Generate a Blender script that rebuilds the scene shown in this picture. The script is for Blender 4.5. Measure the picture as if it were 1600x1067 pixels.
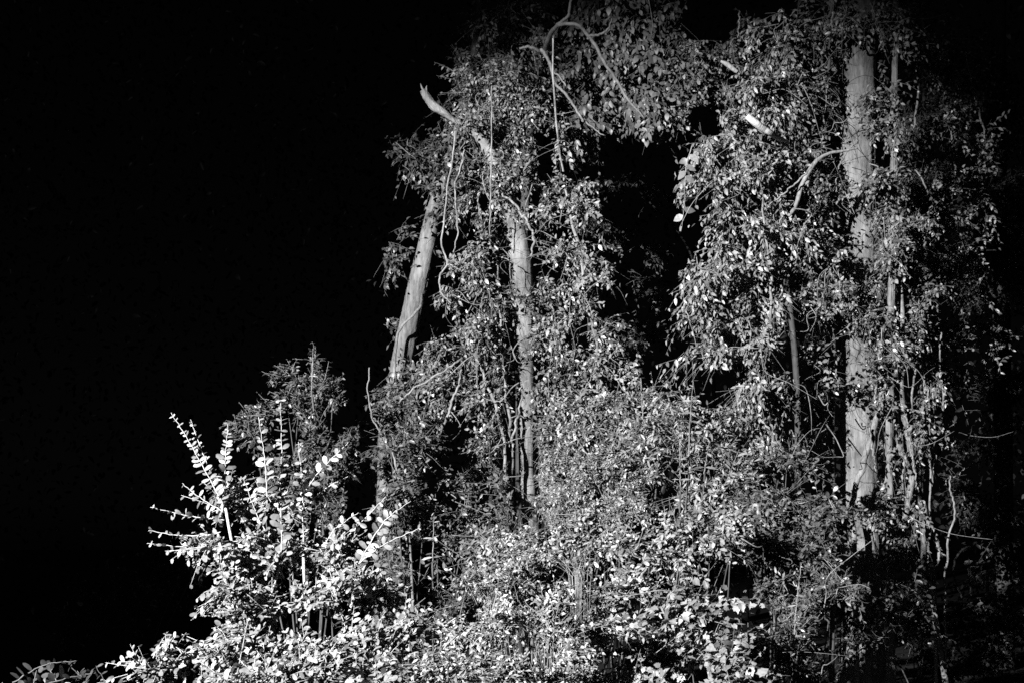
import bpy, math
import numpy as np
from mathutils import Vector, Matrix, Quaternion

for o in list(bpy.data.objects):
    bpy.data.objects.remove(o)
S = bpy.context.scene
COL = S.collection
RNG = np.random.default_rng(11)

# ------------------------------------------------------------------ camera
CAM = np.array([0.0, 0.0, 1.6])
PITCH = math.radians(8.0)
FPX = 2198.0
cam_d = bpy.data.cameras.new('camera')
cam_d.sensor_width = 36.0
cam_d.lens = FPX / 1600 * 36
cam_d.clip_start = 0.1
cam_d.clip_end = 500
cam = bpy.data.objects.new('camera', cam_d)
cam.location = CAM
cam.rotation_euler = (math.pi / 2 + PITCH, 0, 0)
COL.objects.link(cam)
S.camera = cam

# ------------------------------------------------------------------ night sky and light
SUN_EL, SUN_ROT = math.radians(32), math.radians(-150)
world = bpy.data.worlds.new('World')
S.world = world
world.use_nodes = True
nt = world.node_tree
nt.nodes.clear()
w_out = nt.nodes.new('ShaderNodeOutputWorld')
w_bg = nt.nodes.new('ShaderNodeBackground')
w_bw = nt.nodes.new('ShaderNodeRGBToBW')
w_sky = nt.nodes.new('ShaderNodeTexSky')
w_sky.sky_type = 'NISHITA'
w_sky.sun_disc = False
w_sky.sun_elevation = SUN_EL
w_sky.sun_rotation = SUN_ROT
nt.links.new(w_sky.outputs[0], w_bw.inputs[0])
nt.links.new(w_bw.outputs[0], w_bg.inputs['Color'])
w_bg.inputs['Strength'].default_value = 0.00022
nt.links.new(w_bg.outputs[0], w_out.inputs['Surface'])

LAMP = np.array([-7.2, -2.0, 5.8])            # flood lamp left of and above the photographer
LAMP_AIM = np.array([0.05, 11.0, 1.95])
ld = bpy.data.lights.new('flood_lamp', 'SPOT')
ld.energy = 72000
ld.spot_size = math.radians(36)
ld.spot_blend = 0.62
ld.shadow_soft_size = 0.05
ld.color = (1, 1, 1)
lamp = bpy.data.objects.new('flood_lamp', ld)
lamp.location = LAMP
lamp.rotation_euler = Vector(LAMP_AIM - LAMP).to_track_quat('-Z', 'Y').to_euler()
COL.objects.link(lamp)

fill_d = bpy.data.lights.new('added_fill_sun', 'SUN')  # added faint sun that lifts the far background; no moon is seen
fill_d.energy = 0.05
fill_d.angle = math.radians(0.5)
fill_sun = bpy.data.objects.new('added_fill_sun', fill_d)
fill_sun.rotation_euler = Vector((math.cos(SUN_EL) * .5, math.cos(SUN_EL) * .866, -math.sin(SUN_EL))).to_track_quat('-Z', 'Y').to_euler()
COL.objects.link(fill_sun)

S.view_settings.view_transform = 'Standard'
S.view_settings.look = 'None'
S.view_settings.exposure = 0.0
S.view_settings.gamma = 1.0
S.view_settings.use_curve_mapping = False
S.render.engine = 'CYCLES'
S.cycles.use_denoising = False
S.cycles.max_bounces = 4
S.cycles.diffuse_bounces = 2
S.cycles.transmission_bounces = 3

# ------------------------------------------------------------------ helpers
CP, SP = math.cos(PITCH), math.sin(PITCH)
R_AX = np.array([1.0, 0, 0])
F_AX = np.array([0, CP, SP])
U_AX = np.array([0, -SP, CP])


def P(px, py, d):
    """world point seen at photograph pixel (px, py) at d metres along the view axis"""
    return CAM + F_AX * d + R_AX * ((px - 800) / FPX * d) + U_AX * (-(py - 533.5) / FPX * d)


def unit(a):
    return a / np.maximum(np.linalg.norm(a, axis=-1, keepdims=True), 1e-9)


# ------------------------------------------------------------------ materials
def new_mat(name):
    m = bpy.data.materials.new(name)
    m.use_nodes = True
    m.node_tree.nodes.clear()
    return m, m.node_tree.nodes, m.node_tree.links


def leaf_material(name, base, spread=0.5, trans=0.22, rough=0.5):
    m, N, L = new_mat(name)
    out = N.new('ShaderNodeOutputMaterial')
    geo = N.new('ShaderNodeNewGeometry')
    inf = N.new('ShaderNodeObjectInfo')
    add = N.new('ShaderNodeMath'); add.operation = 'ADD'
    L.new(geo.outputs['Random Per Island'], add.inputs[0]); L.new(inf.outputs['Random'], add.inputs[1])
    fr = N.new('ShaderNodeMath'); fr.operation = 'FRACT'
    L.new(add.outputs[0], fr.inputs[0])
    mr = N.new('ShaderNodeMapRange')
    mr.inputs['To Min'].default_value = base * (1 - spread)
    mr.inputs['To Max'].default_value = base * (1 + spread)
    L.new(fr.outputs[0], mr.inputs['Value'])
    tc = N.new('ShaderNodeTexCoord')
    no = N.new('ShaderNodeTexNoise'); no.inputs['Scale'].default_value = 55; no.inputs['Detail'].default_value = 3
    L.new(geo.outputs['Position'], no.inputs['Vector'])
    nr = N.new('ShaderNodeMapRange')
    nr.inputs['From Min'].default_value = 0.3; nr.inputs['From Max'].default_value = 0.7
    nr.inputs['To Min'].default_value = 0.72; nr.inputs['To Max'].default_value = 1.2
    L.new(no.outputs['Fac'], nr.inputs['Value'])
    mu = N.new('ShaderNodeMath'); mu.operation = 'MULTIPLY'
    L.new(mr.outputs[0], mu.inputs[0]); L.new(nr.outputs[0], mu.inputs[1])
    bs = N.new('ShaderNodeBsdfPrincipled')
    bs.inputs['Roughness'].default_value = rough
    bs.inputs['Specular IOR Level'].default_value = 0.35
    L.new(mu.outputs[0], bs.inputs['Base Color'])
    tr = N.new('ShaderNodeBsdfTranslucent')
    L.new(mu.outputs[0], tr.inputs['Color'])
    mx = N.new('ShaderNodeMixShader'); mx.inputs[0].default_value = trans
    L.new(bs.outputs[0], mx.inputs[1]); L.new(tr.outputs[0], mx.inputs[2])
    L.new(mx.outputs[0], out.inputs['Surface'])
    return m


def bark_material(name, lo, hi, scale=14.0, stretch=0.12, bump=0.6):
    m, N, L = new_mat(name)
    out = N.new('ShaderNodeOutputMaterial')
    geo = N.new('ShaderNodeNewGeometry')
    mp = N.new('ShaderNodeMapping'); mp.inputs['Scale'].default_value = (1, 1, stretch)
    L.new(geo.outputs['Position'], mp.inputs['Vector'])
    n1 = N.new('ShaderNodeTexNoise'); n1.inputs['Scale'].default_value = scale * 4; n1.inputs['Detail'].default_value = 8
    n1.inputs['Roughness'].default_value = 0.72
    L.new(mp.outputs[0], n1.inputs['Vector'])
    n2 = N.new('ShaderNodeTexNoise'); n2.inputs['Scale'].default_value = scale * 0.35; n2.inputs['Detail'].default_value = 5
    L.new(geo.outputs['Position'], n2.inputs['Vector'])
    av = N.new('ShaderNodeMath'); av.operation = 'MULTIPLY_ADD'; av.inputs[1].default_value = 0.55
    L.new(n1.outputs['Fac'], av.inputs[0])
    hf = N.new('ShaderNodeMath'); hf.operation = 'MULTIPLY'; hf.inputs[1].default_value = 0.45
    L.new(n2.outputs['Fac'], hf.inputs[0]); L.new(hf.outputs[0], av.inputs[2])
    mr = N.new('ShaderNodeMapRange')
    mr.inputs['From Min'].default_value = 0.39; mr.inputs['From Max'].default_value = 0.61
    mr.inputs['To Min'].default_value = lo; mr.inputs['To Max'].default_value = hi
    L.new(av.outputs[0], mr.inputs['Value'])
    bs = N.new('ShaderNodeBsdfPrincipled'); bs.inputs['Roughness'].default_value = 0.85
    bs.inputs['Specular IOR Level'].default_value = 0.2
    L.new(mr.outputs[0], bs.inputs['Base Color'])
    bp = N.new('ShaderNodeBump'); bp.inputs['Strength'].default_value = bump; bp.inputs['Distance'].default_value = 0.012
    L.new(n1.outputs['Fac'], bp.inputs['Height']); L.new(bp.outputs[0], bs.inputs['Normal'])
    L.new(bs.outputs[0], out.inputs['Surface'])
    return m


M_PRIVET = leaf_material('pale_shoot_leaf', 0.086, 0.65, 0.12, 0.45)
M_PALE = leaf_material('pale_leaf', 0.10, 0.6, 0.14, 0.4)
M_MID = leaf_material('mid_leaf', 0.075, 0.75, 0.12, 0.4)
M_HERB = leaf_material('herb_leaf', 0.108, 0.65, 0.12, 0.42)
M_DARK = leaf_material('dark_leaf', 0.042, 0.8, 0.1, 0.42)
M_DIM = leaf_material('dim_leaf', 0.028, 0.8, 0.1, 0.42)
M_BOUGH = leaf_material('bough_leaf', 0.06, 0.5, 0.2, 0.45)
M_SHADE_DARK = leaf_material('shade_dark_leaf', 0.02, 0.7, 0.1, 0.42)  # leaf colour darkened in place of shade, for foliage meant to look unlit
M_BARK = bark_material('smooth_grey_bark', 0.035, 0.135, 8, 0.16, 1.0)
M_BARKD = bark_material('dark_bark', 0.02, 0.05)
M_VINE = bark_material('vine_bark', 0.035, 0.15, 18, 0.4)
M_BARE = bark_material('bare_wood', 0.06, 0.22, 14)
M_PALEWOOD = bark_material('broken_pale_wood', 0.16, 0.32, 14)
M_TWIG = bark_material('twig_bark', 0.045, 0.12, 40)
M_SHOOT = bark_material('pale_shoot_stem', 0.13, 0.22, 40)
M_SOIL = bark_material('soil', 0.01, 0.025, 3, 1.0)


# ------------------------------------------------------------------ object helpers
def link(o):
    COL.objects.link(o)
    return o


def empty(name, loc, label=None, cat=None, group=None):
    o = bpy.data.objects.new(name, None)
    o.empty_display_size = 0.2
    o.location = loc
    if label: o['label'] = label
    if cat: o['category'] = cat
    if group: o['group'] = group
    return link(o)


def np_mesh(name, verts, loops, starts, totals, mat, smooth=True):
    me = bpy.data.meshes.new(name)
    me.vertices.add(len(verts)); me.vertices.foreach_set('co', np.ascontiguousarray(verts, dtype=np.float32).ravel())
    me.loops.add(len(loops)); me.loops.foreach_set('vertex_index', np.ascontiguousarray(loops, dtype=np.int32))
    me.polygons.add(len(starts))
    me.polygons.foreach_set('loop_start', np.ascontiguousarray(starts, dtype=np.int32))
    me.polygons.foreach_set('loop_total', np.ascontiguousarray(totals, dtype=np.int32))
    if smooth:
        me.polygons.foreach_set('use_smooth', np.ones(len(starts), dtype=bool))
    me.materials.append(mat)
    me.update(calc_edges=True)
    return me


def add_mesh(name, me, parent=None, stuff=False):
    o = bpy.data.objects.new(name, me)
    if parent is not None:
        o.parent = parent
        me.transform(Matrix.Translation(-parent.location)) if parent.type == 'EMPTY' else None
    if stuff: o['kind'] = 'stuff'
    return link(o)


# ---- tubes: many polylines with the same number of points -> one mesh
def tube_arrays(pts, rad, sides):
    """pts (S,K,3), rad (S,K)"""
    Sn, K, _ = pts.shape
    tan = np.gradient(pts, axis=1)
    tan = unit(tan)
    ref = np.where(np.abs(tan[..., 2:3]) > 0.9, np.array([1.0, 0, 0]), np.array([0, 0, 1.0]))
    ref = np.broadcast_to(ref[:, :1], tan.shape) if K > 1 else ref
    a = unit(np.cross(tan, ref)); b = np.cross(tan, a)
    th = np.arange(sides) / sides * 2 * math.pi
    v = pts[:, :, None, :] + rad[:, :, None, None] * (np.cos(th)[None, None, :, None] * a[:, :, None, :] + np.sin(th)[None, None, :, None] * b[:, :, None, :])
    verts = v.reshape(-1, 3)
    idx = np.arange(Sn * K * sides).reshape(Sn, K, sides)
    nx = np.roll(idx, -1, axis=2)
    q = np.stack([idx[:, :-1], nx[:, :-1], nx[:, 1:], idx[:, 1:]], axis=-1).reshape(-1, 4)
    caps = np.concatenate([idx[:, 0, ::-1], idx[:, -1, :]], axis=0)
    return verts, q, caps


def tube_mesh(name, pts, rad, sides, mat):
    v, q, caps = tube_arrays(pts, rad, sides)
    loops = np.concatenate([q.ravel(), caps.ravel()])
    totals = np.concatenate([np.full(len(q), 4), np.full(len(caps), sides)])
    starts = np.concatenate([[0], np.cumsum(totals)[:-1]])
    return np_mesh(name, v, loops, starts, totals, mat)


def resample(pts, n):
    """Catmull-Rom through pts (K, C), n samples"""
    pts = np.asarray(pts, float)
    K = len(pts)
    if K < 3:
        t = np.linspace(0, 1, n)[:, None]
        return pts[0] * (1 - t) + pts[-1] * t
    ext = np.vstack([2 * pts[0] - pts[1], pts, 2 * pts[-1] - pts[-2]])
    t = np.linspace(0, K - 1 - 1e-6, n)
    i = t.astype(int); f = (t - i)[:, None]
    p0, p1, p2, p3 = ext[i], ext[i + 1], ext[i + 2], ext[i + 3]
    return 0.5 * (2 * p1 + (p2 - p0) * f + (2 * p0 - 5 * p1 + 4 * p2 - p3) * f ** 2 + (3 * p1 - p0 - 3 * p2 + p3) * f ** 3)


def limb(name, ctrl, mat, parent, sides=8, n=40, wob=0.0, rough=0.0, depth=None):
    """ctrl: (px, py, radius px[, depth]) list -> one tapered limb"""
    c = []
    for q in ctrl:
        d = q[3] if len(q) > 3 else depth
        c.append(np.append(P(q[0], q[1], d), q[2] * (.82 if mat in (M_VINE, M_TWIG) else 1) / FPX * d))
    r = resample(c, n)
    pts, rad = r[:, :3].copy(), np.maximum(r[:, 3], 0.001)
    if wob:
        k = np.linspace(0, 1, n)
        for ax in range(3):
            for fq in (5, 11, 23):
                pts[:, ax] += wob / fq * 5 * 0.4 * np.sin(k * fq * 2 * math.pi * RNG.uniform(.6, 1.4) + RNG.uniform(0, 6.3))
    v, qd, caps = tube_arrays(pts[None], rad[None], sides)
    if rough:
        vv = v.reshape(n, sides, 3)
        cen = pts[:, None, :]
        k = np.linspace(0, 1, n)[:, None] * n / 6
        th = np.arange(sides)[None, :] / sides * 2 * math.pi
        bump = np.zeros((n, sides))
        for _ in range(9):
            bump += np.sin(k * RNG.uniform(.2, 2.2) + th * RNG.integers(1, 5) + RNG.uniform(0, 6.3)) / 9 * 2
        if sides >= 30:
            for _ in range(14):
                bump += .22 * np.sin(th * RNG.integers(9, 22) + 2.2 * np.sin(k * RNG.uniform(.1, .6) + RNG.uniform(0, 6.3)) + RNG.uniform(0, 6.3)) * (.5 + .5 * np.sin(k * RNG.uniform(.3, 1.5) + RNG.uniform(0, 6.3)))
        bump += RNG.normal(0, .3, (n, sides))
        v = (cen + (vv - cen) * (1 + rough * bump)[..., None]).reshape(-1, 3)
    loops = np.concatenate([qd.ravel(), caps.ravel()])
    totals = np.concatenate([np.full(len(qd), 4), np.full(len(caps), sides)])
    starts = np.concatenate([[0], np.cumsum(totals)[:-1]])
    return add_mesh(name, np_mesh(name, v, loops, starts, totals, mat), parent), pts


# ---- leaves.  template: (u along, v across, |v| for the fold) + faces
def tmpl(profile, hero=False):
    """profile: list of (t, half width); midrib plus two sides"""
    V = [(0, 0)]; mid = [0]; left = [0]; right = [0]
    for t, w in profile:
        V.append((t, 0)); mid.append(len(V) - 1)
        V.append((t + .03, w)); left.append(len(V) - 1)
        V.append((t + .03, -w)); right.append(len(V) - 1)
    V.append((1, 0)); e = len(V) - 1
    mid.append(e); left.append(e); right.append(e)
    F = []
    for i in range(len(mid) - 1):
        for s, flip in ((left, False), (right, True)):
            f = []
            for x in (mid[i], mid[i + 1], s[i + 1], s[i]):
                if x not in f: f.append(x)
            F.append(f[::-1] if flip else f)
    return np.array(V, float), F


T_OVAL = tmpl([(.22, .34), (.6, .44), (.86, .28)])
T_OVATE = tmpl([(.25, .42), (.62, .36)])
T_ROUND = tmpl([(.15, .36), (.45, .5), (.78, .4), (.93, .2)])
T_NARROW = tmpl([(.25, .36), (.65, .40)])
T_SMALL = tmpl([(.45, .48)])
T_POINT = tmpl([(.2, .40), (.45, .48), (.72, .3)])
# five-lobed leaf, outline of one half from stalk to tip
_half = [(0.0, 0.10), (-.10, .34), (.16, .42), (.26, .58), (.45, .46), (.6, .5), (.74, .26)]
_V = [(0, 0), (.33, 0), (.66, 0), (1, 0)]
_L = []; _R = []
for u, w in _half:
    _V.append((u, w * .95)); _L.append(len(_V) - 1)
    _V.append((u, -w * .95)); _R.append(len(_V) - 1)
_F = []
for S_, fl in ((_L, False), (_R, True)):
    fs = [[0, 1, S_[1], S_[0]], [1, S_[2], S_[1]], [1, S_[3], S_[2]], [1, S_[4], S_[3]], [1, 2, S_[4]], [2, S_[5], S_[4]], [2, S_[6], S_[5]], [2, 3, S_[6]]]
    _F += [f[::-1] if fl else f for f in fs]
T_LOBED = (np.array(_V, float), _F)
TEMPL = dict(oval=T_OVAL, ovate=T_OVATE, round=T_ROUND, narrow=T_NARROW, small=T_SMALL, point=T_POINT, lobed=T_LOBED)


def leaf_verts(T, pos, ax, nr, L, W, curl, fold):
    V, _ = T
    side = np.cross(nr, ax)
    u, w = V[:, 0], V[:, 1]
    h = -curl[:, None] * u[None] ** 2 + fold[:, None] * np.abs(w)[None] * (W / np.maximum(L, 1e-6))[:, None]
    return (pos[:, None] + (L[:, None] * u[None])[..., None] * ax[:, None]
            + (W[:, None] * w[None])[..., None] * side[:, None] + (L[:, None] * h)[..., None] * nr[:, None])


def leaf_mesh(name, T, pos, ax, nr, L, W, curl, fold, mat):
    V, F = T
    v = leaf_verts(T, pos, ax, nr, L, W, curl, fold)
    N, K = v.shape[:2]
    fl = np.concatenate([np.array(f) for f in F]); ft = np.array([len(f) for f in F])
    loops = (np.arange(N)[:, None] * K + fl[None]).ravel()
    totals = np.tile(ft, N)
    starts = np.concatenate([[0], np.cumsum(totals)[:-1]])
    return np_mesh(name, v.reshape(-1, 3), loops, starts, totals, mat)


_single = {}


def single_leaf(kind, mat, ratio, i):
    key = (kind, mat.name, round(ratio, 2), i)
    if key not in _single:
        r = np.random.default_rng(i * 7 + 3)
        z = np.zeros((1, 3))
        _single[key] = leaf_mesh('leaf', TEMPL[kind], z, np.array([[1.0, 0, 0]]), np.array([[0, 0, 1.0]]), np.ones(1), np.full(1, ratio),
                                 np.array([r.uniform(.0, .35)]), np.array([r.uniform(-.1, .45)]), mat)
    return _single[key]


COV = 2.45
# bare stretches of trunk and the open gaps between the crowns: (x0, y0, x1, y1, nearest, farthest metres, share of leaves left out)
CLEAR = [(555, 100, 650, 205, 10, 16, .95), (540, 200, 600, 600, 10, 16, .85),
         (958, 222, 1052, 350, 10, 16, .96), (972, 345, 1060, 450, 10, 16, .96), (1000, 440, 1040, 560, 10, 15, .9), (840, 215, 862, 300, 10, 16, .8), (1040, 330, 1075, 420, 10.95, 16, .9), (1070, 0, 1140, 62, 10, 16, .93), (1078, 165, 1120, 205, 10, 16, .9),
         (1100, 575, 1150, 630, 10.5, 16, .8), (870, 235, 885, 285, 10, 16, .7), (940, 300, 975, 370, 10, 15, .8), (960, 400, 1000, 470, 10, 15, .75), (740, 370, 800, 440, 12.15, 16, .5), (680, 480, 700, 520, 10, 16, .6),
         (560, 640, 596, 700, 9, 16, .6), (1010, 755, 1050, 790, 10, 16, .8), (1110, 880, 1180, 945, 8.6, 12, .85), (640, 850, 720, 940, 7.6, 12, .6), (540, 750, 590, 830, 7.3, 12, .8), (1120, 940, 1200, 985, 8.2, 12, .8), (560, 680, 600, 760, 7, 12, .7), (1040, 555, 1100, 590, 10.5, 14, .6), (1150, 0, 1215, 30, 10, 16, .8)]


def targets(poly, d, step=14, rad=.085, p=.93):
    poly = np.array(poly, float)
    n = max(2, int(np.abs(np.diff(poly[:, 1])).sum() / step))
    r = resample(poly, n)
    return [(P(a, b, d), rad, p) for a, b in r]


# stretches of bare trunk that nothing covers and the lamp reaches
OPEN = (targets([(806, 368), (811, 400), (817, 434)], 12.35, 12, .1) + targets([(816, 488), (818, 542)], 12.35, 12, .075, .8) + targets([(820, 592), (822, 626)], 12.35, 12, .08)
        + targets([(822, 645), (824, 760)], 12.35, 12, .1, .85) + targets([(834, 815), (836, 852)], 12.3, 10, .1) + targets([(746, 212), (764, 244)], 12.4, 10, .06)
        + targets([(660, 140), (690, 174)], 12.4, 9, .07, .97) + targets([(668, 382), (650, 455), (636, 535)], 13.8, 14, .09, .8)
        + targets([(1330, 90), (1335, 135)], 12, 12, .1, .85) + targets([(1350, 95), (1350, 120)], 12, 12, .1) + targets([(1325, 140), (1322, 250)], 12, 14, .075, .8) + targets([(1345, 205), (1345, 262)], 12, 12, .11, .85)
        + targets([(1328, 262), (1328, 345)], 12, 14, .07, .8) + targets([(1328, 400), (1326, 500)], 12, 22, .05, .4) + targets([(1328, 540), (1328, 582)], 12, 12, .09) + targets([(1324, 585), (1324, 640)], 12, 14, .05)
        + targets([(1334, 645), (1336, 750)], 12, 12, .115, .88) + targets([(1360, 670), (1362, 750)], 12, 14, .09) + targets([(1330, 760), (1338, 860)], 12, 16, .06, .6)
        + targets([(1188, 198), (1188, 200)], 11.1, 10, .12) + targets([(1412, 600), (1424, 745), (1416, 800)], 11.9, 16, .07, .8) + targets([(1398, 75), (1398, 120)], 11.8, 12, .06, .7) + targets([(1452, 560), (1452, 700)], 12.4, 16, .05, .7) + targets([(1172, 186), (1190, 200), (1202, 208)], 10.85, 6, .1, .98) + targets([(1130, 98), (1148, 110)], 11.3, 8, .05, .95) + targets([(1278, 250), (1250, 300), (1236, 334)], 11.2, 10, .06, .85))


def open_mask(pos):
    k = np.ones(len(pos), bool)
    for t, rad, p in OPEN:
        for eye in (CAM, LAMP):
            v = t - eye; D = np.linalg.norm(v); v = v / D
            rel = pos - eye
            al = rel @ v
            near = (al > D - (2.2 if eye is CAM else 8.0)) & (al < D + .02)
            idx = np.nonzero(near)[0]
            if len(idx):
                dist = np.linalg.norm(rel[idx] - al[idx, None] * v, axis=1)
                hit = (dist < rad) & (RNG.random(len(idx)) < p)
                k[idx[hit]] = False
    return k


def clear_mask(pos):
    rel = pos - CAM
    d = rel @ F_AX
    u = 800 + rel @ R_AX / d * FPX
    w = 533.5 - rel @ U_AX / d * FPX
    k = np.ones(len(pos), bool)
    r = RNG.random(len(pos))
    for x0, y0, x1, y1, d0, d1, p in CLEAR:
        k &= ~((u > x0) & (u < x1) & (w > y0) & (w < y1) & (d > d0) & (d < d1) & (r < p))
    return k


class Plant:
    """collects sprays of leaves and twigs for one thing"""

    def __init__(self, name, label, cat, base, mat, kind='oval', group=None, leaf=0.06, ratio=0.55, twig=None):
        self.root = empty(name, base, label, cat, group)
        self.mat, self.kind, self.leaf, self.ratio = mat, kind, leaf, ratio
        self.twig_mat = twig or M_TWIG
        self.A = []      # leaf arrays
        self.T = []      # twig arrays

    def leaves(self, pos, ax, nr, L, jitter=None):
        nr = unit(nr - ax * np.sum(nr * ax, -1, keepdims=True))
        self.A.append((pos, ax, nr, L))

    def sprays(self, org, dirs, length, k, leaf=None, droop=0.25, bias=(-.35, -.45, .75), jit=0.45, hang=0.25, spread=0.9, face=None, taper=True, rad=0.0022):
        """S sprays; leaves alternate along arching twigs"""
        leaf = leaf or self.leaf
        Sn = len(org)
        dirs = unit(dirs)
        kt = 4
        tt = np.linspace(0, 1, kt)
        dn = np.array([0, 0, -1.0])
        bend = RNG.normal(0, .18, (Sn, 1, 3))
        path = org[:, None] + dirs[:, None] * (length[:, None, None] * tt[None, :, None]) + (dn * droop + bend) * (length[:, None, None] * (tt ** 2)[None, :, None])
        rr = np.outer(np.full(Sn, rad), np.linspace(1.2, .5, kt))
        self.T.append((path, rr))
        t = (np.arange(k) + .6) / k
        pos = org[:, None] + dirs[:, None] * (length[:, None, None] * t[None, :, None]) + (dn * droop + bend) * (length[:, None, None] * (t ** 2)[None, :, None])
        tan = unit(dirs[:, None] + 2 * (dn * droop + bend) * t[None, :, None])
        sgn = np.where(np.arange(k) % 2 == 0, 1.0, -1.0)[None, :, None]
        nb = unit(np.array(bias) + RNG.normal(0, jit, (Sn, 1, 3)) + RNG.normal(0, jit * .75, (Sn, k, 3)))
        side = unit(np.cross(tan, nb)) * sgn
        ax = unit(tan * .55 + side * spread + dn * hang + RNG.normal(0, .22, (Sn, k, 3)))
        L = leaf * RNG.uniform(.6, 1.2, (Sn, k)) * (1 - .35 * (t[None] ** 3 if taper else 0))
        self.leaves(pos.reshape(-1, 3), ax.reshape(-1, 3), nb.reshape(-1, 3), L.ravel())

    def blob(self, px, py, d, rx, ry, rz=None, cov=3.0, k=8, leaf=None, slen=None, clumps=None, out=0.7, up=0.1, cs=0.42, hole=0.0, lean=(0, 0, 0), **kw):
        """ellipsoid of foliage centred on photograph pixel px, py at depth d; rx, ry in pixels, rz in metres"""
        leaf = leaf or self.leaf
        c = P(px, py, d)
        X, Z = rx / FPX * d, ry / FPX * d
        rz = rz or min(X, Z, .8)
        area = math.pi * X * Z
        n = COV * cov * area / (leaf * leaf * self.ratio * .42)
        Sn = max(3, int(n / k))
        ncl = clumps or max(4, int(1.6 * area / (leaf * 4.2) ** 2))
        g = unit(RNG.normal(size=(ncl, 3))) * RNG.random((ncl, 1)) ** .45
        cc = g * np.array([X, rz, Z])
        which = RNG.integers(0, ncl, Sn)
        crad = cs * np.minimum(np.array([X, rz, Z]), .45)
        off = unit(RNG.normal(size=(Sn, 3))) * RNG.random((Sn, 1)) ** .5 * crad
        loc = (cc[which] * .92 + off)
        dirs = unit(loc / np.array([X, rz, Z])) * out + RNG.normal(0, .45, (Sn, 3)) + np.array([0, 0, up]) + np.array(lean)
        sl = (slen or leaf * 4.2)
        length = sl * RNG.uniform(.6, 1.3, Sn)
        self.sprays(c + loc - unit(dirs) * length[:, None] * .35, dirs, length, k, leaf=leaf, **kw)
        return self

    def shoot(self, name, ctrl, depth, mat, leaf_px, step_px, r=1.6, flat=True, ratio=.55, up=.35, kind=None, droop=0.0, face=0.0, both=True, taper=.55, rag=.18):
        """a long straight shoot as a part, its paired leaves as sub-parts"""
        o, pts = limb(name, [(a, b, r * (1 - .6 * i / (len(ctrl) - 1)), depth) for i, (a, b) in enumerate(ctrl)], mat, self.root, 5, 24, wob=.004)
        seg = np.linalg.norm(np.diff(pts, axis=0), axis=1); s = np.concatenate([[0], np.cumsum(seg)])
        stp = step_px / FPX * depth
        t = np.arange(stp * .7, s[-1], stp)
        t = np.clip(t + RNG.normal(0, stp * .16, len(t)), 0, s[-1])
        pos = np.stack([np.interp(t, s, pts[:, i]) for i in range(3)], 1)
        tan = unit(np.gradient(pts, axis=0)); tn = np.stack([np.interp(t, s, tan[:, i]) for i in range(3)], 1)
        for i in range(len(t)):
            if RNG.random() < .06:
                continue
            az = (0 if flat else (i % 2) * math.pi / 2) + RNG.normal(0, .45)
            sd = np.array([math.cos(az), -math.sin(az) * .7, 0])
            sd = unit(sd - tn[i] * (sd @ tn[i]))
            for sg in ((1, -1) if both else ((1,) if i % 2 else (-1,))):
                if RNG.random() < .07:
                    continue
                ax = unit(sd * sg + tn[i] * up + np.array([0, 0, -droop]) + RNG.normal(0, rag, 3))
                fc = face * RNG.uniform(.3, 1.25)
                nb = unit(tn[i] * (.8 - fc) + np.array([-.35, -.6 - fc, .3]) + RNG.normal(0, .12 + rag, 3))
                nb = unit(nb - ax * (nb @ ax))
                fr = i / max(1, len(t) - 1)
                Lf = leaf_px / FPX * depth * RNG.uniform(.62, 1.2) * (1 - taper * max(0, fr - .45) / .55)
                sid = np.cross(nb, ax)
                lo = bpy.data.objects.new('leaf', single_leaf(kind or self.kind, self.mat, ratio, int(RNG.integers(0, 6))))
                lo.parent = o
                p = pos[i] - np.array(self.root.location) if False else pos[i]
                lo.location = p - self._off()
                lo.rotation_mode = 'QUATERNION'
                lo.rotation_quaternion = Matrix(((ax[0], sid[0], nb[0]), (ax[1], sid[1], nb[1]), (ax[2], sid[2], nb[2]))).to_quaternion()
                lo.scale = (Lf, Lf, Lf)
                link(lo)
        return o

    def _off(self):
        return np.array(self.root.location)

    def tendrils(self, n, length=(.15, .6), r=.0035, drop=.75, mat=None):
        """loose bare tendrils and dead twigs, each a part"""
        pos = np.concatenate([a[0] for a in self.A])
        for i in RNG.integers(0, len(pos), n):
            Lh = RNG.uniform(*length)
            d = unit(np.array([RNG.normal(0, .55), RNG.normal(-.25, .4), -drop + RNG.normal(0, .5)]))
            p0 = pos[i] + np.array([0, -RNG.uniform(.05, .2), 0])
            p1 = p0 + d * Lh * .5 + RNG.normal(0, .05, 3)
            p2 = p0 + d * Lh + RNG.normal(0, .12, 3)
            pts = resample([p0, p0 * .5 + p1 * .5 + RNG.normal(0, .03, 3), p1, p1 * .5 + p2 * .5 + RNG.normal(0, .03, 3), p2], 16)
            if not (clear_mask(pts[[0, 8, 15]]).all() and pts[15][0] / pts[15][1] > -.085):
                continue
            me = tube_mesh('tendril', pts[None], (r * RNG.uniform(.6, 1.5) * np.linspace(1.2, .4, 16))[None], 4, mat or M_VINE)
            add_mesh('tendril', me, self.root)
        return self

    def finish(self, n_parts=0, front=.25):
        off = self._off()
        if self.T:
            by = {}
            for p, r in self.T:
                by.setdefault(p.shape[1], []).append((p, r))
            for K, lst in by.items():
                pp = np.concatenate([a for a, _ in lst]); rr = np.concatenate([b for _, b in lst])
                kk = clear_mask(pp[:, 1]) & clear_mask(pp[:, -1]) & open_mask(pp[:, 1])
                me = tube_mesh('twigs', pp[kk], rr[kk], 3, self.twig_mat)
                add_mesh('twig_tangle', me, self.root, True)
        if not self.A:
            return self
        pos, ax, nr = (np.concatenate([a[i] for a in self.A]) for i in range(3))
        L = np.concatenate([a[3] for a in self.A])
        kk = clear_mask(pos + ax * (L * .5)[:, None]) & clear_mask(pos) & open_mask(pos + ax * (L * .5)[:, None])
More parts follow.
